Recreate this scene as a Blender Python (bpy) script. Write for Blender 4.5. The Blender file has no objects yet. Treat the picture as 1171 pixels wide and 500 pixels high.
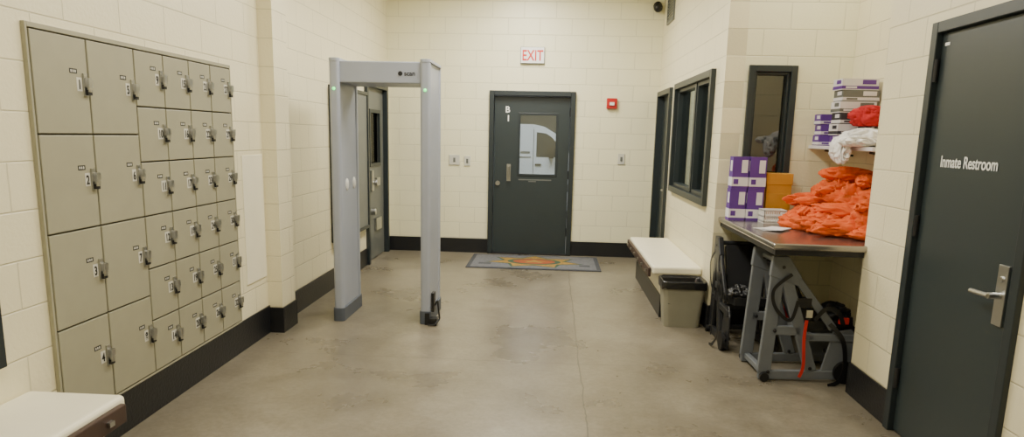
import bpy, math, random
from mathutils import Vector, Matrix, Euler, noise
random.seed(4)
D=bpy.data
def lin(c):
    c=c/255.
    return c/12.92 if c<=.04045 else ((c+.055)/1.055)**2.4
def col(r,g,b): return (lin(r),lin(g),lin(b),1)
def mat(name,rgb,rough=.5,metal=0,emit=None,es=1,noise_amt=.06,nscale=8,bump=0,bscale=60,alpha=None,spec=None):
    m=D.materials.new(name);m.use_nodes=True;nt=m.node_tree;b=nt.nodes['Principled BSDF']
    b.inputs['Roughness'].default_value=rough;b.inputs['Metallic'].default_value=metal
    if spec is not None: b.inputs['Specular IOR Level'].default_value=spec
    c=col(*rgb)
    tc=nt.nodes.new('ShaderNodeTexCoord');n=nt.nodes.new('ShaderNodeTexNoise');n.inputs['Scale'].default_value=nscale;n.inputs['Detail'].default_value=4
    nt.links.new(tc.outputs['Object'],n.inputs['Vector'])
    r=nt.nodes.new('ShaderNodeValToRGB')
    r.color_ramp.elements[0].position=.3;r.color_ramp.elements[1].position=.7
    r.color_ramp.elements[0].color=tuple(x*(1-noise_amt) for x in c[:3])+(1,)
    r.color_ramp.elements[1].color=tuple(min(1,x*(1+noise_amt)) for x in c[:3])+(1,)
    nt.links.new(n.outputs['Fac'],r.inputs['Fac']);nt.links.new(r.outputs['Color'],b.inputs['Base Color'])
    if bump:
        n2=nt.nodes.new('ShaderNodeTexNoise');n2.inputs['Scale'].default_value=bscale
        nt.links.new(tc.outputs['Object'],n2.inputs['Vector'])
        bp=nt.nodes.new('ShaderNodeBump');bp.inputs['Strength'].default_value=bump;bp.inputs['Distance'].default_value=.01
        nt.links.new(n2.outputs['Fac'],bp.inputs['Height']);nt.links.new(bp.outputs['Normal'],b.inputs['Normal'])
    if emit:
        b.inputs['Emission Color'].default_value=col(*emit);b.inputs['Emission Strength'].default_value=es
    return m
def wallmat(name,axis,rgb):
    m=D.materials.new(name);m.use_nodes=True;nt=m.node_tree;N=nt.nodes;L=nt.links;b=N['Principled BSDF']
    b.inputs['Roughness'].default_value=.36
    g=N.new('ShaderNodeNewGeometry');s=N.new('ShaderNodeSeparateXYZ');L.new(g.outputs['Position'],s.inputs[0])
    cb=N.new('ShaderNodeCombineXYZ');L.new(s.outputs[0 if axis=='y' else 1],cb.inputs[0]);L.new(s.outputs[2],cb.inputs[1])
    br=N.new('ShaderNodeTexBrick');br.inputs['Scale'].default_value=1;br.offset=.5
    br.inputs['Brick Width'].default_value=.4;br.inputs['Row Height'].default_value=.2
    br.inputs['Mortar Size'].default_value=.005;br.inputs['Mortar Smooth'].default_value=.7;br.inputs['Bias'].default_value=0
    c=col(*rgb)
    br.inputs['Color1'].default_value=c;br.inputs['Color2'].default_value=tuple(x*.98 for x in c[:3])+(1,)
    br.inputs['Mortar'].default_value=tuple(x*.80 for x in c[:3])+(1,)
    L.new(cb.outputs[0],br.inputs['Vector'])
    n=N.new('ShaderNodeTexNoise');n.inputs['Scale'].default_value=55;n.inputs['Detail'].default_value=4;L.new(g.outputs['Position'],n.inputs['Vector'])
    ml=N.new('ShaderNodeMath');ml.operation='MULTIPLY_ADD';L.new(br.outputs['Fac'],ml.inputs[0]);ml.inputs[1].default_value=-1;
    m3=N.new('ShaderNodeMath');m3.operation='MULTIPLY';L.new(n.outputs['Fac'],m3.inputs[0]);m3.inputs[1].default_value=.5;L.new(m3.outputs[0],ml.inputs[2])
    bp=N.new('ShaderNodeBump');bp.inputs['Strength'].default_value=.5;bp.inputs['Distance'].default_value=.006
    L.new(ml.outputs[0],bp.inputs['Height']);L.new(bp.outputs['Normal'],b.inputs['Normal'])
    n4=N.new('ShaderNodeTexNoise');n4.inputs['Scale'].default_value=1.3;L.new(g.outputs['Position'],n4.inputs['Vector'])
    r=N.new('ShaderNodeValToRGB');r.color_ramp.elements[0].color=(.94,.94,.94,1);r.color_ramp.elements[1].color=(1,1,1,1)
    L.new(n4.outputs['Fac'],r.inputs['Fac'])
    mx=N.new('ShaderNodeMixRGB');mx.blend_type='MULTIPLY';mx.inputs[0].default_value=1
    L.new(br.outputs['Color'],mx.inputs[1]);L.new(r.outputs[0],mx.inputs[2]);L.new(mx.outputs[0],b.inputs['Base Color'])
    return m
def floormat():
    m=D.materials.new('polished_concrete');m.use_nodes=True;nt=m.node_tree;N=nt.nodes;L=nt.links;b=N['Principled BSDF']
    g=N.new('ShaderNodeNewGeometry')
    def nz(sc,det=6,rough=.6,dist=0):
        n=N.new('ShaderNodeTexNoise');n.inputs['Scale'].default_value=sc;n.inputs['Detail'].default_value=det;n.inputs['Roughness'].default_value=rough;n.inputs['Distortion'].default_value=dist
        L.new(g.outputs['Position'],n.inputs['Vector']);return n
    a=nz(1.1,7,.6,.3);r=N.new('ShaderNodeValToRGB');e=r.color_ramp.elements
    e[0].position=.3;e[0].color=col(112,104,89);e[1].position=.7;e[1].color=col(146,138,121)
    L.new(a.outputs['Fac'],r.inputs['Fac'])
    b2=nz(30,7,.75);r2=N.new('ShaderNodeValToRGB');e=r2.color_ramp.elements
    e[0].position=.38;e[0].color=(.76,.75,.73,1);e[1].position=.60;e[1].color=(1,1,1,1)
    L.new(b2.outputs['Fac'],r2.inputs['Fac'])
    mx=N.new('ShaderNodeMixRGB');mx.blend_type='MULTIPLY';mx.inputs[0].default_value=.75
    L.new(r.outputs[0],mx.inputs[1]);L.new(r2.outputs[0],mx.inputs[2])
    st=nz(4.5,9,.72,.5);r5=N.new('ShaderNodeValToRGB');e=r5.color_ramp.elements
    e[0].position=.40;e[0].color=(.86,.85,.83,1);e[1].position=.58;e[1].color=(1.0,1.0,1.0,1);L.new(st.outputs['Fac'],r5.inputs['Fac'])
    mxs=N.new('ShaderNodeMixRGB');mxs.blend_type='MULTIPLY';mxs.inputs[0].default_value=1;L.new(mx.outputs[0],mxs.inputs[1]);L.new(r5.outputs[0],mxs.inputs[2])
    s=N.new('ShaderNodeSeparateXYZ');L.new(g.outputs['Position'],s.inputs[0])
    def line(out,pos,w,wob):
        nn=nz(3,3);ad=N.new('ShaderNodeMath');ad.operation='MULTIPLY_ADD';L.new(nn.outputs['Fac'],ad.inputs[0]);ad.inputs[1].default_value=wob;L.new(out,ad.inputs[2])
        sb=N.new('ShaderNodeMath');sb.operation='SUBTRACT';L.new(ad.outputs[0],sb.inputs[0]);sb.inputs[1].default_value=pos+wob*.5
        ab=N.new('ShaderNodeMath');ab.operation='ABSOLUTE';L.new(sb.outputs[0],ab.inputs[0])
        lt=N.new('ShaderNodeMath');lt.operation='LESS_THAN';L.new(ab.outputs[0],lt.inputs[0]);lt.inputs[1].default_value=w
        return lt.outputs[0]
    l1=line(s.outputs[0],.235,.004,.05);l2=line(s.outputs[1],4.55,.003,.06)
    mm=N.new('ShaderNodeMath');mm.operation='MAXIMUM';L.new(l1,mm.inputs[0]);L.new(l2,mm.inputs[1])
    ms=N.new('ShaderNodeMath');ms.operation='MULTIPLY';L.new(mm.outputs[0],ms.inputs[0]);ms.inputs[1].default_value=.6
    mx2=N.new('ShaderNodeMixRGB');L.new(ms.outputs[0],mx2.inputs[0]);L.new(mxs.outputs[0],mx2.inputs[1]);mx2.inputs[2].default_value=col(56,50,42)
    L.new(mx2.outputs[0],b.inputs['Base Color'])
    r3=N.new('ShaderNodeMapRange');r3.inputs['To Min'].default_value=.2;r3.inputs['To Max'].default_value=.38
    L.new(a.outputs['Fac'],r3.inputs['Value']);L.new(r3.outputs[0],b.inputs['Roughness'])
    bp=N.new('ShaderNodeBump');bp.inputs['Strength'].default_value=.1;bp.inputs['Distance'].default_value=.01
    L.new(b2.outputs['Fac'],bp.inputs['Height']);L.new(bp.outputs['Normal'],b.inputs['Normal'])
    return m
def glassmat(name,tint,trans=.75,rough=.02):
    m=D.materials.new(name);m.use_nodes=True;nt=m.node_tree;N=nt.nodes;L=nt.links;N.clear()
    o=N.new('ShaderNodeOutputMaterial');mx=N.new('ShaderNodeMixShader');t=N.new('ShaderNodeBsdfTransparent');gl=N.new('ShaderNodeBsdfGlossy')
    t.inputs[0].default_value=tint;gl.inputs['Roughness'].default_value=rough
    mx.inputs[0].default_value=1-trans
    L.new(t.outputs[0],mx.inputs[1]);L.new(gl.outputs[0],mx.inputs[2]);L.new(mx.outputs[0],o.inputs[0]);return m

class B:
    def __init__(s): s.v=[];s.f=[];s.m=[]
    def add(s,vs,fs,m=0):
        o=len(s.v);s.v+=[tuple(v) for v in vs];s.f+=[tuple(i+o for i in f) for f in fs];s.m+=[m]*len(fs);return s
    def box(s,x0,x1,y0,y1,z0,z1,m=0):
        return s.add([(x0,y0,z0),(x1,y0,z0),(x1,y1,z0),(x0,y1,z0),(x0,y0,z1),(x1,y0,z1),(x1,y1,z1),(x0,y1,z1)],
         [(0,3,2,1),(4,5,6,7),(0,1,5,4),(1,2,6,5),(2,3,7,6),(3,0,4,7)],m)
    def obox(s,cx,cy,cz,sx,sy,sz,M,m=0):
        vs=[]
        for k in ((-1,-1,-1),(1,-1,-1),(1,1,-1),(-1,1,-1),(-1,-1,1),(1,-1,1),(1,1,1),(-1,1,1)):
            v=M@Vector((k[0]*sx/2,k[1]*sy/2,k[2]*sz/2))+Vector((cx,cy,cz));vs.append(v)
        return s.add(vs,[(0,3,2,1),(4,5,6,7),(0,1,5,4),(1,2,6,5),(2,3,7,6),(3,0,4,7)],m)
    def cyl(s,p0,p1,r,m=0,seg=14,r2=None):
        p0=Vector(p0);p1=Vector(p1);d=(p1-p0).normalized();a=d.orthogonal().normalized();b=d.cross(a)
        r2=r if r2 is None else r2
        vs=[];
        for k in range(seg):
            t=2*math.pi*k/seg;q=a*math.cos(t)+b*math.sin(t);vs.append(p0+q*r);vs.append(p1+q*r2)
        fs=[(2*k,2*((k+1)%seg),2*((k+1)%seg)+1,2*k+1) for k in range(seg)]
        fs.append(tuple(2*k for k in range(seg))[::-1]);fs.append(tuple(2*k+1 for k in range(seg)))
        return s.add(vs,fs,m)
    def prism(s,pts,axis,a0,a1,m=0):
        def P(u,w,a): return {'x':(a,u,w),'y':(u,a,w),'z':(u,w,a)}[axis]
        n=len(pts);vs=[P(u,w,a0) for u,w in pts]+[P(u,w,a1) for u,w in pts]
        fs=[tuple(range(n))[::-1],tuple(range(n,2*n))]+[(i,(i+1)%n,(i+1)%n+n,i+n) for i in range(n)]
        return s.add(vs,fs,m)
    def bar(s,p,q,w,axis,a0,a1,m=0):
        dx=q[0]-p[0];dz=q[1]-p[1];l=math.hypot(dx,dz);nx=-dz/l*w/2;nz=dx/l*w/2
        return s.prism([(p[0]-nx,p[1]-nz),(q[0]-nx,q[1]-nz),(q[0]+nx,q[1]+nz),(p[0]+nx,p[1]+nz)],axis,a0,a1,m)
    def tube(s,pts,r,m=0,seg=10):
        for a,b in zip(pts[:-1],pts[1:]): s.cyl(a,b,r,m,seg)
        return s
    def sphere(s,c,r,m=0,nu=14,nv=8,sc=(1,1,1)):
        vs=[(c[0],c[1],c[2]+r*sc[2])]
        for j in range(1,nv):
            ph=math.pi*j/nv
            for i in range(nu):
                t=2*math.pi*i/nu;vs.append((c[0]+r*sc[0]*math.sin(ph)*math.cos(t),c[1]+r*sc[1]*math.sin(ph)*math.sin(t),c[2]+r*sc[2]*math.cos(ph)))
        vs.append((c[0],c[1],c[2]-r*sc[2]));fs=[]
        for i in range(nu):
            fs.append((0,1+i,1+(i+1)%nu))
            for j in range(nv-2):
                a=1+j*nu+i;b=1+j*nu+(i+1)%nu;fs.append((a,a+nu,b+nu,b))
            l=1+(nv-2)*nu;fs.append((l+i,len(vs)-1,l+(i+1)%nu))
        return s.add(vs,fs,m)
    def done(s,name,mats,parent=None,bevel=0,smooth=False,seg=2,fix=True):
        me=D.meshes.new(name);me.from_pydata(s.v,[],s.f)
        if not isinstance(mats,(list,tuple)): mats=[mats]
        for m in mats: me.materials.append(m)
        for p,m in zip(me.polygons,s.m): p.material_index=m;p.use_smooth=smooth
        me.update()
        if fix:
            import bmesh
            bm=bmesh.new();bm.from_mesh(me);bmesh.ops.recalc_face_normals(bm,faces=bm.faces);bm.to_mesh(me);bm.free()
        o=D.objects.new(name,me);bpy.context.collection.objects.link(o)
        if bevel:
            md=o.modifiers.new('bevel','BEVEL');md.width=bevel;md.segments=seg;md.limit_method='ANGLE';md.angle_limit=math.radians(40)
        if parent: attach(o,parent)
        return o
def attach(o,p):
    o.parent=p;o.matrix_parent_inverse=PM[p.name].inverted()
PM={}
def group(name,loc=(0,0,0),rotz=0):
    e=D.objects.new(name,None);bpy.context.collection.objects.link(e);e.empty_display_size=.1
    M=Matrix.Translation(loc)@Matrix.Rotation(rotz,4,'Z');e.matrix_world=M;PM[e.name]=M;return e
def text(name,body,loc,size,face,m,parent=None,align='LEFT',ext=.0006,bold=0,sx=1):
    cu=D.curves.new(name,'FONT');cu.body=body;cu.size=size;cu.extrude=ext;cu.align_x=align;cu.offset=bold
    cu.materials.append(m);o=D.objects.new(name,cu);bpy.context.collection.objects.link(o)
    rz={'+x':90,'-x':-90,'-y':0}[face]
    M=Matrix.Translation(loc)@Euler((math.radians(90),0,math.radians(rz))).to_matrix().to_4x4()@Matrix.Diagonal((sx,1,1,1))
    o.matrix_world=M
    if parent:
        o.parent=parent;o.matrix_parent_inverse=PM[parent.name].inverted();
    return o

# ---------- materials
wx=wallmat('painted_block_x','x',(240,231,196));wy=wallmat('painted_block_y','y',(244,239,204))
cream=mat('cream_paint',(242,236,210),.38,noise_amt=.02);black=mat('black_base_paint',(26,27,30),.35,bump=.2)
locker_m=mat('locker_enamel',(158,154,131),.38,noise_amt=.03);locker_d=mat('locker_shadow_gap',(78,74,62),.6)
doorm=mat('door_dark_green',(44,53,55),.38,noise_amt=.05,nscale=3);framem=mat('door_frame_paint',(37,45,48),.4,noise_amt=.05)
greydoor=mat('grey_steel_door',(104,107,104),.4);chrome=mat('brushed_chrome',(190,190,188),.28,1);darkmetal=mat('dark_metal',(52,52,54),.4,.6)
white=mat('white_plastic',(236,235,230),.4,noise_amt=.01);platem=mat('plate_plastic',(205,203,192),.4,noise_amt=.01);whitetext=mat('white_vinyl',(240,240,238),.5,noise_amt=.0)
blackp=mat('black_plastic',(18,18,20),.45);red=mat('red_plastic',(180,24,24),.4);exitred=mat('exit_red',(205,40,22),.5,emit=(215,40,20),es=.1)
det=mat('detector_grey',(163,168,180),.4,noise_amt=.02);detd=mat('detector_foot_grey',(84,90,100),.5)
steel=mat('stainless_counter',(165,160,155),.22,.9,noise_amt=.08,nscale=14)
orange=mat('orange_cotton',(218,92,30),.85,bump=.15,bscale=140,noise_amt=.1,nscale=10)
purple=mat('purple_card',(92,52,142),.5);yellow=mat('manila_card',(200,144,48),.6);whitecard=mat('white_card',(222,218,222),.6)
boxdark=mat('dark_card',(52,50,58),.6)
wood=mat('brown_rail',(66,48,40),.5,noise_amt=.2);bin_m=mat('beige_bin',(138,135,117),.5);bag=mat('bin_liner',(18,18,20),.28,bump=.5,bscale=30)
chairgrey=mat('chair_steel_grey',(104,108,112),.45,noise_amt=.08);strapred=mat('red_webbing',(190,34,28),.7)
clothw=mat('white_cotton',(230,228,226),.85,bump=.2);clothr=mat('red_cotton',(180,26,30),.85,bump=.2)
glass=glassmat('clear_glass',(.85,.89,.9,1),.86);glassd=glassmat('smoked_glass',(.10,.12,.13,1),.88)
led=mat('green_led',(90,240,120),.4,emit=(80,255,120),es=3)
lampm=mat('lamp_diffuser',(255,250,235),.5,emit=(255,248,232),es=5)
greywall=mat('grey_wall',(138,144,146),.6)
# ---------- room shell
def wall(name,axis,a0,a1,u0,u1,z0,z1,holes,m):
    us=sorted({u0,u1}|{h[0] for h in holes}|{h[1] for h in holes});zs=sorted({z0,z1}|{h[2] for h in holes}|{h[3] for h in holes})
    b=B()
    for i in range(len(us)-1):
        for j in range(len(zs)-1):
            cu=(us[i]+us[i+1])/2;cz=(zs[j]+zs[j+1])/2
            if any(h[0]<cu<h[1] and h[2]<cz<h[3] for h in holes): continue
            if axis=='x': b.box(a0,a1,us[i],us[i+1],zs[j],zs[j+1])
            else: b.box(us[i],us[i+1],a0,a1,zs[j],zs[j+1])
    return b.done(name,m,fix=False)
H=3.45
B().box(-2.3,4.15,-2,9.1,-.1,0).done('floor',floormat())
B().box(-2.3,4.15,-2,9.1,H,H+.1).done('ceiling',cream)
wall('wall_left','x',-2.3,-2.15,-1.8,8.95,0,H,[(7.84,8.84,0,2.13),(1.1,2.45,.61,1.75)],wx)
wall('wall_far','y',8.95,9.1,-2.3,4.15,0,H,[(-.82,.28,0,2.11)],wy)
wall('wall_right','x',1.33,1.48,5.6,8.95,0,H,[(5.9,7.66,.99,2.13),(7.95,8.88,0,2.12)],wx)
wall('wall_alcove_back','y',5.6,5.75,1.48,4.15,0,H,[(1.51,1.88,1.0,2.13)],wy)
wall('wall_alcove_side','x',2.3,2.45,4.21,5.6,0,H,[],wx)
wall('wall_restroom','x',1.91,2.45,-1.8,4.21,0,H,[(2.79,3.70,0,2.15)],wx)
wall('wall_back','y',-2,-1.8,-2.3,2.45,0,H,[],wy)
wall('wall_control_room','x',4.0,4.15,5.75,8.95,0,H,[],greywall)
B().box(-2.15,-2.04,5.02,5.28,0,H).done('wall_pilaster',wx)
B().box(-2.153,-2.142,4.66,4.99,.45,1.37).done('trim_access_panel',cream,bevel=.003)
def base(name,*boxes):
    b=B()
    for q in boxes: b.box(*q)
    b.done(name,black,bevel=.003)
t=.012;hb=.2
base('baseboard_left',(-2.15,-2.15+t,2.6,5.02,0,.215),(-2.15,-2.04+t,5.02-t,5.02,0,hb),(-2.04,-2.04+t,5.02,5.28,0,hb),(-2.15,-2.04+t,5.28,5.28+t,0,hb),(-2.15,-2.15+t,5.28+t,7.84,0,hb),(-2.15,-2.15+t,8.84,8.95-t,0,hb))
base('baseboard_far',(-2.15+t,-.82,8.95-t,8.95,0,.19),(.28,1.33,8.95-t,8.95,0,.19))
base('baseboard_right',(1.33-t,1.33,5.6-t,5.9,0,hb),(1.33-t,1.33,7.66,7.95,0,hb))
base('baseboard_alcove',(1.33,2.3,5.6-t,5.6,0,hb),(2.3-t,2.3,4.21,5.6-t,0,hb))
base('baseboard_restroom',(1.91-t,1.91,3.70,4.21,0,hb),(1.91-t,2.3-t,4.21,4.21+t,0,hb),(1.91-t,1.91,-1.8,2.79,0,hb))
# ---------- far door with window
def ring(b,axis,a0,a1,u0,u1,z0,z1,w,m=0,bottom=True):
    def bx(ua,ub,za,zb):
        if axis=='y': b.box(ua,ub,a0,a1,za,zb,m)
        else: b.box(a0,a1,ua,ub,za,zb,m)
    bx(u0,u0+w,z0,z1);bx(u1-w,u1,z0,z1);bx(u0+w,u1-w,z1-w,z1)
    if bottom: bx(u0+w,u1-w,z0,z0+w)
g=group('door_1',(-.27,8.95,0))
b=B();ring(b,'y',8.90,9.1,-.82,.28,0,2.11,.06,0,False);b.done('frame',framem,g,.004)
b=B();X0,X1=-.755,.215;wx0,wx1,wz0,wz1=-.43,.05,1.05,1.82
for q in ((X0,wx0,.01,2.045),(wx1,X1,.01,2.045),(wx0,wx1,.01,wz0),(wx0,wx1,wz1,2.045)): b.box(q[0],q[1],8.98,9.025,q[2],q[3])
b.done('leaf',doorm,g)
b=B();ring(b,'y',8.972,8.985,wx0-.02,wx1+.02,wz0-.02,wz1+.02,.03);b.done('window_stop',framem,g,.003)
B().box(wx0,wx1,9.0,9.006,wz0,wz1).done('vision_glass',glass,g)
text('letter','B',(-.62,8.978,1.84),.11,'-y',whitetext,g,bold=.002);text('digit','1',(-.605,8.978,1.73),.11,'-y',whitetext,g,bold=.002)
b=B().cyl((-.56,8.98,1.0),(-.56,8.93,1.0),.012).cyl((-.56,8.98,1.14),(-.56,8.93,1.14),.012).cyl((-.56,8.93,.99),(-.56,8.93,1.15),.012)
b.box(-.585,-.535,8.972,8.98,.96,1.18).cyl((-.70,8.98,.93),(-.70,8.955,.93),.03);b.done('pull_handle',chrome,g,smooth=False)
B().box(-.43,.0,8.977,8.981,.975,.99).box(-.30,-.2,8.977,8.981,.955,.967).done('scuffs',greydoor,g)
b=B()
for z in (.25,1.0,1.8): b.cyl((.218,8.97,z),(.218,8.97,z+.11),.011)
b.done('hinges',darkmetal,g)
B().box(-.82,.28,8.9,9.1,0,.012).done('threshold',darkmetal,g)
g=group('door_2',(-2.15,8.34,0))
b=B();ring(b,'x',-2.25,-2.11,7.84,8.84,0,2.13,.06,0,False);b.done('frame',framem,g,.004)
b=B()
for q in ((7.905,8.12,.01,2.07),(8.58,8.775,.01,2.07),(8.12,8.58,.01,1.16),(8.12,8.58,1.80,2.07)): b.box(-2.22,-2.17,*q)
b.done('leaf',greydoor,g)
b=B();ring(b,'x',-2.175,-2.155,8.1,8.6,1.14,1.82,.04);b.done('window_stop',framem,g)
B().box(-2.2,-2.195,8.12,8.58,1.16,1.80).done('dark_glass',glassd,g);B().box(-2.3,-2.28,7.84,8.84,0,2.13).done('cell_backing',framem,g)
text('letter','B',(-2.166,7.94,1.86),.1,'+x',whitetext,g,bold=.002);text('digit','2',(-2.166,7.94,1.75),.1,'+x',whitetext,g,bold=.002)
b=B().box(-2.17,-2.14,8.1,8.2,.85,1.1).cyl((-2.17,8.25,.95),(-2.11,8.25,.95),.035).box(-2.17,-2.14,8.35,8.5,.9,1.0).cyl((-2.17,8.15,.6),(-2.11,8.15,.6),.04).box(-2.17,-2.14,8.3,8.55,.35,.5)
b.done('lock_hardware',chrome,g,.004)
g=group('door_3',(1.33,8.4,0))
b=B();ring(b,'x',1.29,1.42,7.95,8.88,0,2.12,.06,0,False);b.done('frame',framem,g,.004)
B().box(1.37,1.415,8.01,8.82,.01,2.06).done('leaf',doorm,g);B().cyl((1.37,8.1,.95),(1.31,8.1,.95),.015).cyl((1.31,8.1,.95),(1.31,8.22,.95),.012).done('lever',chrome,g)
g=group('door_4',(1.91,3.25,0))
b=B();ring(b,'x',1.885,2.02,2.79,3.70,0,2.15,.055,0,False);b.done('frame',framem,g,.004)
B().box(1.915,1.96,2.848,3.642,.01,2.092).done('leaf',doorm,g,.002)
b=B()
for z in (.25,1.08,1.86): b.cyl((1.90,3.642,z),(1.90,3.642,z+.11),.011)
b.done('hinges',darkmetal,g)
b=B().box(1.903,1.915,2.89,2.955,.80,1.06).cyl((1.905,2.92,.93),(1.85,2.92,.93),.014).cyl((1.852,2.915,.93),(1.852,3.04,.925),.011).cyl((1.905,2.922,1.0),(1.895,2.922,1.0),.013)
b.done('lever_handle',chrome,g,.002)
text('restroom_lettering','Inmate Restroom',(1.912,3.515,1.445),.078,'-x',whitetext,g,bold=.0010,sx=.80)
B().box(1.912,1.916,3.57,3.61,2.03,2.045).done('door_number',whitetext,g)
# ---------- windows
g=group('window_1',(1.33,6.78,1.5))
b=B();ring(b,'x',1.29,1.46,5.9,7.66,.99,2.13,.06)
b.box(1.32,1.44,6.62,6.68,1.05,2.07);ring(b,'x',1.33,1.42,5.96,6.62,1.05,2.07,.035);ring(b,'x',1.33,1.42,6.68,7.6,1.05,2.07,.035)
b.done('frame',framem,g,.004);B().box(1.375,1.381,5.96,7.6,1.05,2.07).done('pane',glass,g)
g=group('window_2',(1.7,5.6,1.5))
b=B();ring(b,'y',5.57,5.74,1.51,1.88,1.0,2.13,.05);ring(b,'y',5.60,5.70,1.56,1.83,1.05,2.08,.02)
b.done('frame',framem,g,.004);B().box(1.56,1.83,5.65,5.656,1.05,2.08).done('pane',glassd,g)
g=group('window_3',(-2.15,1.8,1.2))
b=B();ring(b,'x',-2.28,-2.11,1.1,2.45,.61,1.75,.06);b.done('frame',framem,g,.004);B().box(-2.22,-2.214,1.16,2.39,.67,1.69).done('pane',glassd,g)
B().box(-2.3,-2.285,1.1,2.45,.61,1.75).done('blind',framem,g)
# ---------- locker bank (nearly flush with the wall)
g=group('locker_bank',(-2.14,3.63,1.08))
ys=[2.757,3.103,3.46,3.724,3.99,4.243,4.508];Z0,Z1=.232,1.937;xd=-.036
B().box(-2.149,-2.108+xd,ys[0]-.006,ys[-1]+.006,Z0-.008,Z1+.01).done('carcass',locker_d,g)
fr=B();fr.box(-2.149,-2.094+xd,ys[0]-.014,ys[0]-.002,Z0-.014,Z1+.024).box(-2.149,-2.094+xd,ys[-1]+.002,ys[-1]+.014,Z0-.014,Z1+.024)
fr.box(-2.149,-2.094+xd,ys[0]-.002,ys[-1]+.002,Z1+.003,Z1+.024).box(-2.149,-2.094+xd,ys[0]-.002,ys[-1]+.002,Z0-.014,Z0-.003)
fr.done('surround',locker_m,g,.002)
dr=B();la=B();lb=B();num=1
def xb(b,a0,a1,*r): b.box(a0+xd,a1+xd,*r)
for i in range(6):
    n=4 if i<2 else 6;hh=(Z1-Z0)/n;y0,y1=ys[i],ys[i+1]
    for k in range(n):
        z1=Z1-k*hh;z0=z1-hh
        xb(dr,-2.108,-2.092,y0+.005,y1-.005,z0+.004,z1-.004)
        zc=z0+hh*.52;ly=y1-.032
        xb(la,-2.094,-2.084,ly-.012,ly+.014,zc-.05,zc+.05,0)
        xb(la,-2.088,-2.064,ly-.008,ly+.020,zc-.010,zc+.030,0)
        la.cyl((-2.073+xd,ly+.004,zc-.032),(-2.073+xd,ly+.004,zc+.002),.010,0,10)
        xb(la,-2.09,-2.072,ly-.006,ly+.022,zc-.046,zc-.022,1)
        xb(lb,-2.0925,-2.091,ly-.092,ly-.044,zc+.045,zc+.066,0)
        for q in range(3): xb(lb,-2.0925,-2.0908,ly-.086+q*.013,ly-.078+q*.013,zc+.050,zc+.061,1)
        wd=.017 if num<10 else .026
        xb(lb,-2.0925,-2.0911,ly-.034-wd,ly-.034+wd,zc-.030,zc+.030,1)
        text('number_%d'%num,str(num),(-2.0905+xd,ly-.034,zc-.021),.058,'+x',blackp,g,'CENTER',bold=.0014,sx=.72)
        num+=1
dr.done('doors',locker_m,g,.003);la.done('latches',[chrome,darkmetal],g);lb.done('labels',[blackp,platem],g)
# ---------- wall panel near cell door
g=group('wall_panel',(-2.13,7.2,1.2))
B().box(-2.149,-2.10,6.60,7.76,.49,1.96).done('panel',greydoor,g,.004)
b=B();ring(b,'x',-2.149,-2.085,6.57,7.79,.46,1.99,.035);b.done('edge',framem,g,.004)
# ---------- metal detector
g=group('walk_through_metal_detector',(-1.36,5.67,0))
def rrect(x0,x1,y0,y1,r,n=5):
    pts=[]
    for cx,cy,a in ((x1-r,y0+r,-90),(x1-r,y1-r,0),(x0+r,y1-r,90),(x0+r,y0+r,180)):
        for k in range(n+1):
            t=math.radians(a+90*k/n);pts.append((cx+r*math.cos(t),cy+r*math.sin(t)))
    return pts
for nm,x0,x1 in (('pylon_left',-1.76,-1.68),('pylon_right',-1.04,-.96)):
    b=B();b.prism(rrect(x0,x1,5.40,5.46,.025),'z',.1,2.10,0);b.prism(rrect(x0,x1,5.88,5.94,.025),'z',.1,2.10,0)
    b.box(x0+.012,x1-.012,5.45,5.89,.1,2.09,0)
    b.prism(rrect(x0-.008,x1+.008,5.39,5.95,.03),'z',0,.11,1);b.prism(rrect(x0-.002,x1+.002,5.395,5.945,.03),'z',2.09,2.115,0)
    b.done(nm,[det,detd],g,.003)
b=B();b.box(-1.685,-1.035,5.43,5.91,1.93,2.095);b.done('header',det,g,.008)
b=B()
b.sphere((-1.69,5.60,1.12),.05,0,sc=(.25,.7,1)).sphere((-1.69,5.80,1.12),.05,0,sc=(.25,.7,1))
b.done('inner_discs',white,g,smooth=True)
B().sphere((-1.72,5.398,1.88),.012).sphere((-1.0,5.398,1.88),.012).done('status_leds',led,g,smooth=True)
text('maker_badge','scan',(-1.17,5.428,1.99),.05,'-y',darkmetal,g,bold=.001);B().cyl((-1.2,5.43,2.005),(-1.2,5.426,2.005),.018).done('badge_dot',darkmetal,g)
b=B().box(-.955,-.93,5.42,5.5,.10,.26,0).box(-.958,-.90,5.36,5.44,0,.06,0).tube([(-.93,5.46,.15),(-.90,5.42,.20),(-.88,5.40,.05),(-.91,5.34,.015),(-.97,5.34,.012)],.007,0)
b.box(-1.0,-.96,5.375,5.392,.0,.1,0);b.done('power_lead_box',blackp,g,.004)
# ---------- benches
def bench(name,xf,xw,y0,y1,sgn):
    g=group(name,((xf+xw)/2,(y0+y1)/2,0))
    def bx(b,a,c,*r): b.box(min(a,c),max(a,c),*r)
    b=B();bx(b,xf,xw,y0,y1,.385,.46);b.done('seat_slab',cream,g,.022,seg=4)
    xi=xf+sgn*.09
    b=B();bx(b,xi,xw,y0+.03,y1-.03,.2,.385);b.done('body',cream,g)
    b=B();bx(b,xi-sgn*.006,xw,y0+.024,y1-.024,0,.2);b.done('toe_base',black,g)
    b=B();bx(b,xf-sgn*.03,xf-sgn*.005,y0+.03,y1-.05,.36,.44);b.done('rail',wood,g,.006)
    b=B();
    n=6
    for k in range(n):
        yy=y0+.12+(y1-y0-.3)*k/(n-1);bx(b,xf-sgn*.045,xf+sgn*.01,yy,yy+.03,.39,.41)
    b.done('rail_brackets',chrome,g)
bench('bench',.90,1.329,5.88,7.65,1)
bench('bench',-1.73,-2.149,.3,2.59,-1)
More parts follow.
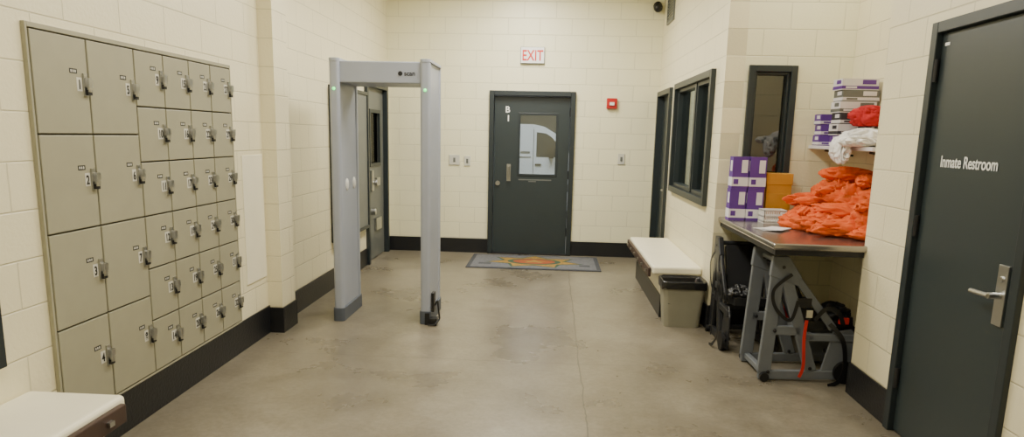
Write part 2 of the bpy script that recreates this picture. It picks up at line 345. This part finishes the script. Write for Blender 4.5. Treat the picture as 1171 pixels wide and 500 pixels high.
# ---------- trash bin
g=group('trash_can',(1.13,5.7,0))
def frus(b,cx,cy,w0,d0,w1,d1,z0,z1,m=0,r=.04,cap=True):
    a=rrect(cx-w0/2,cx+w0/2,cy-d0/2,cy+d0/2,r);c=rrect(cx-w1/2,cx+w1/2,cy-d1/2,cy+d1/2,r);n=len(a)
    vs=[(x,y,z0) for x,y in a]+[(x,y,z1) for x,y in c]
    fs=[(i,(i+1)%n,(i+1)%n+n,i+n) for i in range(n)]
    if cap: fs.append(tuple(range(n)))
    b.add(vs,fs,m)
b=B();frus(b,1.13,5.70,.29,.21,.35,.27,0,.38);o=b.done('bin',bin_m,g)
o.modifiers.new('s','SOLIDIFY').thickness=.004
b=B()
pr=[(.88,.20),(.93,.37),(1.02,.398),(1.065,.385),(1.06,.33)]
vs=[];fs=[]
for j,(s,z) in enumerate(pr):
    base_=rrect(-.175,.175,-.135,.135,.04,15)
    for k,(x,y) in enumerate(base_):
        w=noise.noise(Vector((x*25,y*25,j*.6)))*(.012 if j!=1 else .004)
        dz=noise.noise(Vector((x*30,y*30,j+5)))*(.022 if j==4 else .008)
        vs.append((1.13+x*(s+w*3),5.70+y*(s+w*3),z+dz))
n=len(base_)
for j in range(len(pr)-1):
    for k in range(n): fs.append((j*n+k,j*n+(k+1)%n,(j+1)*n+(k+1)%n,(j+1)*n+k))
fs.append(tuple(range(n)))
b.add(vs,fs);b.done('liner',bag,g,smooth=True)
# ---------- counter
g=group('stainless_counter',(1.8,4.9,.9))
B().box(1.36,2.298,4.17,5.598,.90,.94).done('top',steel,g,.012,seg=3)
b=B().box(1.38,2.29,4.20,4.24,.865,.90).box(1.38,1.42,4.24,5.58,.865,.90).box(1.38,2.29,5.55,5.59,.865,.90).box(2.25,2.29,4.24,5.55,.865,.90)
b.done('apron_rails',darkmetal,g,.002)
# ---------- cloth: garments as warped, folded flattened lumps
def blob(b,c,r,seed,amp=.25,fold=4,zmin=None,sub=(96,56),m=0,xmax=None,rot=0,ymin=None,zmax=None):
    nu,nv=sub
    off=Vector((seed*3.1,seed*1.7,seed*.9));cr,sr=math.cos(rot),math.sin(rot)
    def pt(ph,t):
        d=Vector((math.sin(ph)*math.cos(t),math.sin(ph)*math.sin(t),math.cos(ph)))
        p=Vector((d.x*r[0],d.y*r[1],d.z*r[2]))
        q=Vector((p.x*fold*.55,p.y*fold*1.3,p.z*fold))*2.2+off
        q=q+Vector((noise.noise(q*.7),noise.noise(q*.7+Vector((5,5,5))),noise.noise(q*.7-Vector((3,8,1)))))*1.1
        n1=noise.noise(q);n2=noise.noise(q*2.0+Vector((9,1,4)))
        f=(.5-math.sqrt(n1*n1+.004)*2.2)+.35*(.5-math.sqrt(n2*n2+.006)*2.2)+.5*noise.noise(q*.35)
        k=1+amp*f
        x,y=p.x*k,p.y*k
        v=Vector((c[0]+x*cr-y*sr,c[1]+x*sr+y*cr,c[2]+p.z*k))
        if zmin is not None and v.z<zmin: v.z=zmin
        if zmax is not None and v.z>zmax: v.z=zmax
        if xmax is not None and v.x>xmax: v.x=xmax
        if ymin is not None and v.y<ymin: v.y=ymin
        return v
    vs=[pt(0,0)]
    for j in range(1,nv):
        for i in range(nu): vs.append(pt(math.pi*j/nv,2*math.pi*i/nu))
    vs.append(pt(math.pi,0));fs=[]
    for i in range(nu):
        fs.append((0,1+i,1+(i+1)%nu))
        for j in range(nv-2):
            a=1+j*nu+i;bb=1+j*nu+(i+1)%nu;fs.append((a,a+nu,bb+nu,bb))
        l=1+(nv-2)*nu;fs.append((l+i,len(vs)-1,l+(i+1)%nu))
    b.add(vs,fs,m)
g=group('orange_jumpsuit_pile',(1.98,4.85,.94))
b=B();zt=.941;xm=2.292;ym=4.23
for i,(c,r,ro) in enumerate([
 ((2.12,5.12,1.08),(.22,.24,.22),.3),((2.14,4.84,1.07),(.22,.24,.20),-.4),((2.14,4.57,1.02),(.20,.20,.14),.5),
 ((1.95,5.08,1.01),(.19,.18,.11),.2),((1.82,5.02,.98),(.16,.10,.08),-.5),((1.92,4.80,1.00),(.20,.14,.09),.4),
 ((1.84,4.95,1.06),(.21,.05,.045),.9),((1.98,4.70,1.10),(.24,.055,.045),-.7),((2.02,4.95,1.21),(.24,.06,.05),.6),
 ((1.99,4.53,1.0),(.24,.07,.055),-.2),((2.08,4.60,1.14),(.2,.055,.045),.9),((2.12,5.06,1.33),(.18,.07,.05),-.4),
 ((1.77,4.88,.965),(.17,.045,.03),-.9),((1.91,4.60,.98),(.2,.05,.04),.35),((2.12,4.42,.99),(.18,.10,.05),.1),
 ((2.16,4.86,1.29),(.17,.06,.05),1.1),((1.92,5.16,1.13),(.2,.06,.05),.2),((2.02,4.82,1.17),(.2,.05,.045),-.25),
 ((2.18,4.66,1.2),(.15,.06,.05),-.6),((1.82,4.74,1.02),(.17,.045,.04),-.5),((1.93,4.92,1.14),(.2,.045,.04),-.1),((2.06,4.38,.975),(.17,.05,.03),-.3)]):
    blob(b,c,r,i+1,.26,9,zt,xmax=xm,rot=ro,ymin=ym,zmax=1.44,sub=(84,44))
b.done('jumpsuits',orange,g,smooth=True,fix=False)
# shelf & stuff
g=group('supply_shelf',(2.15,5.05,1.52))
B().box(2.02,2.298,4.5,5.598,1.50,1.525).done('board',whitecard,g,.003)
b=B()
for yy in (4.65,5.4): b.bar((2.29,1.455),(2.08,1.49),.015,'y',yy,yy+.02)
b.done('brackets',darkmetal,g)
def glovebox(x,y,z,sx,sy,sz,m=purple,m2=whitecard):
    g=group('glove_box',(x,y,z))
    b=B().box(x-sx/2,x+sx/2,y-sy/2,y+sy/2,z,z+sz,0)
    e=.0012
    b.box(x-sx/2-e,x+sx/2+e,y-sy/2-e,y+sy/2+e,z+sz*.08,z+sz*.36,1)
    b.box(x-sx/2+sx*.55,x+sx/2-sx*.08,y-sy/2-2*e,y-sy/2,z+sz*.5,z+sz*.9,1)
    b.box(x-sx/2+sx*.1,x-sx/2+sx*.4,y-sy/2-2*e,y-sy/2,z+sz*.14,z+sz*.3,0)
    b.box(x-sx/2-2*e,x-sx/2,y-sy*.35,y+sy*.1,z+sz*.55,z+sz*.88,1)
    b.box(x-sx*.2,x+sx*.2,y-sy*.2,y+sy*.2,z+sz,z+sz+e,2)
    b.done('carton',[m,m2,blackp],g)
for i,xx in enumerate((1.445,1.575)):
    for k in range(2): glovebox(xx+.004*k,5.42-.01*i,.9405+k*.2445,.122,.10,.243)
for k in range(3): glovebox(2.13+.01*(k%2),5.46,1.526+k*.0785,.22,.13,.077)
for k in range(6): glovebox(2.155-.012*(k%2),5.14,1.526+k*.0785,.25,.16,.077,m=[purple,whitecard,boxdark,whitecard,greydoor,whitecard][k],m2=[whitecard,boxdark,whitecard,greydoor,whitecard,purple][k])
g=group('red_shirt_pile',(2.14,4.82,1.7))
b=B();blob(b,(2.165,4.92,1.72),(.12,.11,.075),11,.3,11,1.665,sub=(64,40),xmax=2.295);b.done('shirts',clothr,g,smooth=True,fix=False)
g=group('white_cloth_bundle',(2.08,4.85,1.55))
b=B();blob(b,(2.14,4.86,1.59),(.15,.16,.06),12,.25,8,1.527,xmax=2.295,zmax=1.66);blob(b,(1.975,4.88,1.50),(.035,.16,.09),13,.3,8);blob(b,(2.0,4.70,1.56),(.10,.12,.035),14,.3,8,1.527)
b.done('cloth',clothw,g,smooth=True,fix=False)
g=group('manila_file_box',(1.76,5.46,1.0))
b=B().box(1.67,1.86,5.42,5.54,.941,1.30,0).box(1.665,1.865,5.415,5.545,1.22,1.305,0).box(1.67,1.84,5.412,5.416,1.0,1.15,0);b.done('carton',yellow,g,.003)
g=group('plastic_basket',(1.68,5.25,.94))
b=B();x0,x1,y0,y1=1.60,1.77,5.19,5.34
b.box(x0,x1,y0,y1,.941,.947)
for zz in (.947,.985,1.03): 
    b.box(x0,x1,y0,y0+.005,zz,zz+.012);b.box(x0,x1,y1-.005,y1,zz,zz+.012);b.box(x0,x0+.005,y0,y1,zz,zz+.012);b.box(x1-.005,x1,y0,y1,zz,zz+.012)
for k in range(11):
    xx=x0+(x1-x0-.008)*k/10;b.box(xx,xx+.008,y0,y0+.004,.947,1.04);b.box(xx,xx+.008,y1-.004,y1,.947,1.04)
    yy=y0+(y1-y0-.008)*k/10;b.box(x0,x0+.004,yy,yy+.008,.947,1.04);b.box(x1-.004,x1,yy,yy+.008,.947,1.04)
b.done('basket',white,g)
g=group('paper_stack',(1.58,4.8,.94))
b=B()
for k in range(4):
    b.obox(1.55+.01*k,4.86-.01*k,.943+.003*k,.19,.14,.002,Matrix.Rotation(.3+.2*k,3,'Z'),0)
b.done('sheets',whitecard,g)
# ---------- restraint chairs
def restraint(name,loc,rot,fm,sc=1.0,seed=0,red_=True,W=.40):
    g=group(name,(0,0,0))
    b=B()
    for y in (0,W-.035):
        a0,a1=y,y+.035
        b.bar((0.0,.035),(.60,.05),.06,'y',a0,a1);b.bar((.035,.05),(.075,.80),.085,'y',a0,a1)
        b.bar((.09,.80),(.34,.07),.075,'y',a0,a1);b.bar((.05,.34),(.25,.34),.06,'y',a0,a1)
        b.prism([(0.02,.70),(.2,.64),(.22,.70),(.13,.83),(.03,.83)],'y',a0-.004,a1+.004)
        b.bar((.2,.68),(.46,.36),.05,'y',a0+.004,a1-.004)
        b.bar((.27,.30),(.60,.30),.05,'y',a0,a1)
        b.prism([(.40,.05),(.62,.05),(.63,.28),(.58,.36),(.46,.34)],'y',a0+.01,a1-.01)
        for (x,z) in ((.06,.06),(.08,.34),(.1,.76),(.58,.1),(.33,.09)): b.cyl((x,a0-.008,z),(x,a1+.008,z),.012,1)
    b.box(.02,.06,0,W,.03,.07).box(.3,.34,0,W,.28,.32).cyl((.1,0,.78),(.1,W,.78),.018)
    b.done('side_frames',[fm,darkmetal],g,.006)
    b=B();b.bar((.13,.76),(.32,.36),.06,'y',.06,W-.06,0);b.bar((.30,.36),(.60,.40),.06,'y',.05,W-.05,0)
    b.box(.2,.3,-.0,.05,.50,.56).box(.2,.3,W-.05,W,.50,.56)
    blob(b,(.50,.12,.45),(.09,.10,.06),20+seed,.3,9,sub=(40,24))
    b.done('pads',blackp,g,.01)
    b=B()
    for y in (-.03,W+.005):
        b.cyl((.55,y,.075),(.55,y+.025,.075),.075,0,24);b.cyl((.03,y,.03),(.03,y+.025,.03),.03,0,16)
    b.done('wheels',blackp,g)
    b=B()
    def strap(pts,w=.028,m=0):
        pts=[Vector(p) for p in pts];fine=[]
        for i in range(len(pts)-1):
            p0=pts[max(i-1,0)];p1=pts[i];p2=pts[i+1];p3=pts[min(i+2,len(pts)-1)]
            for k in range(8):
                t_=k/8;fine.append(.5*((2*p1)+(-p0+p2)*t_+(2*p0-5*p1+4*p2-p3)*t_*t_+(-p0+3*p1-3*p2+p3)*t_**3))
        fine.append(pts[-1])
        vs=[];fs=[]
        for i,p_ in enumerate(fine):
            d=(fine[min(i+1,len(fine)-1)]-fine[max(i-1,0)]).normalized()
            s_=d.cross(Vector((0,1,0)));s_=s_.normalized() if s_.length>.05 else Vector((1,0,0))
            y_=Vector((0,.0015,0))
            vs+=[p_-s_*w/2-y_,p_+s_*w/2-y_,p_+s_*w/2+y_,p_-s_*w/2+y_]
            if i:
                q=4*i
                for k in range(4): fs.append((q-4+k,q-4+(k+1)%4,q+(k+1)%4,q+k))
        b.add(vs,fs,m)
    strap([(.27,-.02,.42),(.26,-.03,.30),(.27,-.035,.12),(.25,-.035,.04)],.02,m=1 if red_ else 0)
    strap([(.42,-.02,.40),(.50,-.05,.30),(.53,-.05,.12),(.49,-.07,.03),(.42,-.08,.004)])
    strap([(.15,-.02,.72),(.04,-.03,.62),(.06,-.03,.50),(.16,-.03,.42),(.20,-.03,.55)],.022)
    strap([(.32,-.02,.42),(.38,-.03,.50),(.46,-.03,.48),(.50,-.03,.40)])
    strap([(.24,W,.6),(.3,W+.02,.4),(.34,W+.02,.1)],m=1 if red_ else 0)
    b.box(.48,.54,-.02,.0,.40,.44,1 if red_ else 0).box(.26,.30,-.03,-.022,.44,.49,2)
    b.done('straps',[blackp,strapred,chrome],g)
    g.matrix_world=Matrix.Translation(loc)@Matrix.Rotation(rot,4,'Z')@Matrix.Scale(sc,4)
restraint('restraint_chair',(1.40,4.37,0),math.radians(2),chairgrey,1.0,0)
restraint('restraint_chair',(1.335,5.54,0),math.radians(-91),mat('black_steel',(36,37,40),.4),.96,5,False,.36)
# ---------- small wall items
g=group('exit_sign',(-.285,8.93,2.545))
B().box(-.437,-.133,8.92,8.948,2.445,2.65,0).box(-.431,-.139,8.905,8.921,2.451,2.644,1).done('housing',[greydoor,whitetext],g,.002)
text('exit_lettering','EXIT',(-.285,8.902,2.484),.182,'-y',exitred,g,'CENTER',bold=.0025,sx=.72)
g=group('fire_alarm_strobe',(.735,8.93,1.97))
B().box(.67,.80,8.90,8.949,1.91,2.04).done('body',red,g,.008);B().box(.705,.765,8.88,8.905,1.95,1.99).done('strobe_lens',white,g,.004)
def plate(name,x,z,w,h):
    g=group(name,(x,8.94,z));B().box(x-w/2,x+w/2,8.935,8.949,z-h/2,z+h/2).done('plate',platem,g,.003)
    B().box(x-.014,x+.014,8.928,8.936,z-.028,z+.028).done('rocker',greydoor,g,.002)
plate('light_switch',.89,1.28,.085,.135);plate('light_switch',-1.27,1.22,.14,.13);plate('wall_outlet',-1.1,1.21,.08,.125)
g=group('security_camera',(1.24,8.8,3.13));B().cyl((1.24,8.949,3.16),(1.24,8.9,3.16),.05).sphere((1.24,8.87,3.13),.055).done('dome',blackp,g,smooth=True)
g=group('security_camera',(1.87,3.98,2.6));B().box(1.86,1.909,3.98,4.12,2.58,2.68).sphere((1.85,4.05,2.585),.045).done('dome',blackp,g)
g=group('air_vent',(1.33,8.4,3.0));b=B();ring(b,'x',1.31,1.329,8.15,8.6,2.88,3.2,.03)
for k in range(8): b.box(1.315,1.328,8.18,8.57,2.92+k*.033,2.935+k*.033)
b.done('louvres',greydoor,g)
# ---------- mat
g=group('entry_mat',(-.18,8.35,0))
matg=mat('mat_grey',(104,105,110),.9,bump=.5,bscale=200,noise_amt=.2,nscale=40);gold=mat('mat_gold',(150,118,52),.9,noise_amt=.3,nscale=30);green=mat('mat_green',(52,78,60),.9);matd=mat('mat_border',(66,68,74),.9);oran=mat('mat_orange',(150,74,36),.9)
b=B().box(-.98,.62,7.88,8.80,.0,.010,0).box(-.93,.57,7.93,8.75,.010,.012,1)
def disc(cx,cy,rx,ry,z0,z1,m,n=40): b.prism([(cx+rx*math.cos(2*math.pi*k/n),cy+ry*math.sin(2*math.pi*k/n)) for k in range(n)],'z',z0,z1,m)
def star(cx,cy,R,r,n,z0,z1,m,s=1.35): b.prism([(cx+s*(R if k%2==0 else r)*math.sin(math.pi*k/n),cy+(R if k%2==0 else r)*math.cos(math.pi*k/n)) for k in range(2*n)],'z',z0,z1,m)
star(-.18,8.34,.40,.26,7,.011,.013,3,1.55);star(-.18,8.34,.37,.23,7,.012,.0135,2,1.55);disc(-.18,8.34,.33,.2,.012,.0145,3);disc(-.18,8.34,.26,.15,.013,.0155,4);star(-.18,8.34,.12,.05,5,.014,.0165,2,1.6)
b.box(-.85,-.7,8.1,8.2,.012,.0125,0).box(.37,.5,8.1,8.2,.012,.0125,0)
b.done('mat_surface',[matd,matg,gold,green,oran],g)
# ---------- sally port outside far door
wall('wall_garage','y',17,17.1,-6,6,-.1,4,[],greywall)
B().box(-6,6,9.1,17,-.1,0).done('floor_garage',mat('garage_concrete',(120,118,112),.7))
B().box(-6,6,9.1,17,4,4.1).done('ceiling_garage',greywall)
wall('wall_garage_side','x',-6.1,-6,9.1,17,0,4,[],greywall);wall('wall_garage_side_b','x',6,6.1,9.1,17,0,4,[],greywall)
g=group('white_van',(-1.5,14,0))
vw=mat('van_paint',(215,220,226),.3,noise_amt=.01);vg=mat('van_glass',(40,48,56),.1)
b=B();b.prism([(-4.4,.35),(.95,.35),(1.0,.75),(.85,.98),(.42,1.10),(.05,1.60),(-.15,1.72),(-.35,1.76),(-4.3,1.79),(-4.42,1.6)],'y',13.1,14.9,0)
b.prism([(-.30,1.16),(.30,1.16),(-.01,1.53),(-.12,1.60),(-.30,1.62)],'y',13.09,14.91,1).prism([(.44,1.12),(.08,1.60),(.11,1.60),(.48,1.10)],'y',13.2,14.8,1)
b.box(-.36,-.35,13.09,13.095,.5,1.68,1).box(-1.3,-1.29,13.09,13.095,.5,1.68,1).box(-.32,-.2,13.07,13.1,1.0,1.03,2)
b.box(-.60,-.42,13.09,13.095,1.22,1.26,3).box(-.62,-.4,13.09,13.095,1.14,1.16,3)
b.box(-.06,.03,12.92,13.1,1.14,1.34,2)
for x in (-3.5,.25): b.cyl((x,13.05,.33),(x,13.3,.33),.33,2,28).cyl((x,13.04,.33),(x,13.06,.33),.19,0,20)
b.done('body',[vw,vg,blackp,greydoor],g,.02)
# ---------- lights
def area(name,loc,sx,sy,p,c=(1,.96,.86)):
    l=D.lights.new(name,'AREA');l.shape='RECTANGLE';l.size=sx;l.size_y=sy;l.energy=p;l.color=c
    o=D.objects.new(name,l);bpy.context.collection.objects.link(o);o.location=loc;return o
for k,(x,y,e) in enumerate(((-.4,.6,42),(-.4,2.9,50),(-.4,5.2,68),(-.4,7.5,96))):
    g=group('ceiling_light_fixture',(x,y,3.4))
    B().box(x-.32,x+.32,y-.62,y+.62,3.39,3.449,0).done('housing',white,g);B().box(x-.29,x+.29,y-.59,y+.59,3.384,3.392,0).done('diffuser',lampm,g)
    o=area('troffer_lamp',(x,y,3.37),.58,1.18,e);attach(o,g)
g=group('ceiling_light_fixture',(1.85,5.0,3.4));B().box(1.5,2.2,4.7,5.3,3.39,3.449).done('housing',white,g);o=area('troffer_lamp',(1.85,5.0,3.37),.5,.5,13);attach(o,g)  # unseen fixture added to hold a fill light over the alcove
area('control_room_fill',(2.8,7.4,3.3),1,1,45,(.92,.97,1));area('garage_fill',(-.3,10.6,3.9),3,1.5,260,(.95,.97,1))  # fills added without fixtures: one brightens the panes, one the van's side
w=D.worlds.new('World');bpy.context.scene.world=w;w.use_nodes=True;w.node_tree.nodes['Background'].inputs[0].default_value=(.5,.5,.5,1);w.node_tree.nodes['Background'].inputs[1].default_value=.05
# ---------- camera
cp_=math.atan(141.1/781);cp,sp=math.cos(cp_),math.sin(cp_);yw=math.atan(43.3/793.6);cy,sy=math.cos(yw),math.sin(yw);c,s=math.cos(.0227),math.sin(.0227)
F=Vector((-sy*cp,cy*cp,-sp));R0=Vector((cy,sy,0));U0=R0.cross(F)
R=c*R0+s*U0;U=-s*R0+c*U0
cam=D.cameras.new('camera');cam.sensor_width=36;cam.lens=36*781/1171;cam.shift_y=46/1171;cam.clip_start=.05
co=D.objects.new('camera',cam);bpy.context.collection.objects.link(co)
M=Matrix((R,U,-F)).transposed().to_4x4();M.translation=(0,0,1.55);co.matrix_world=M
bpy.context.scene.camera=co
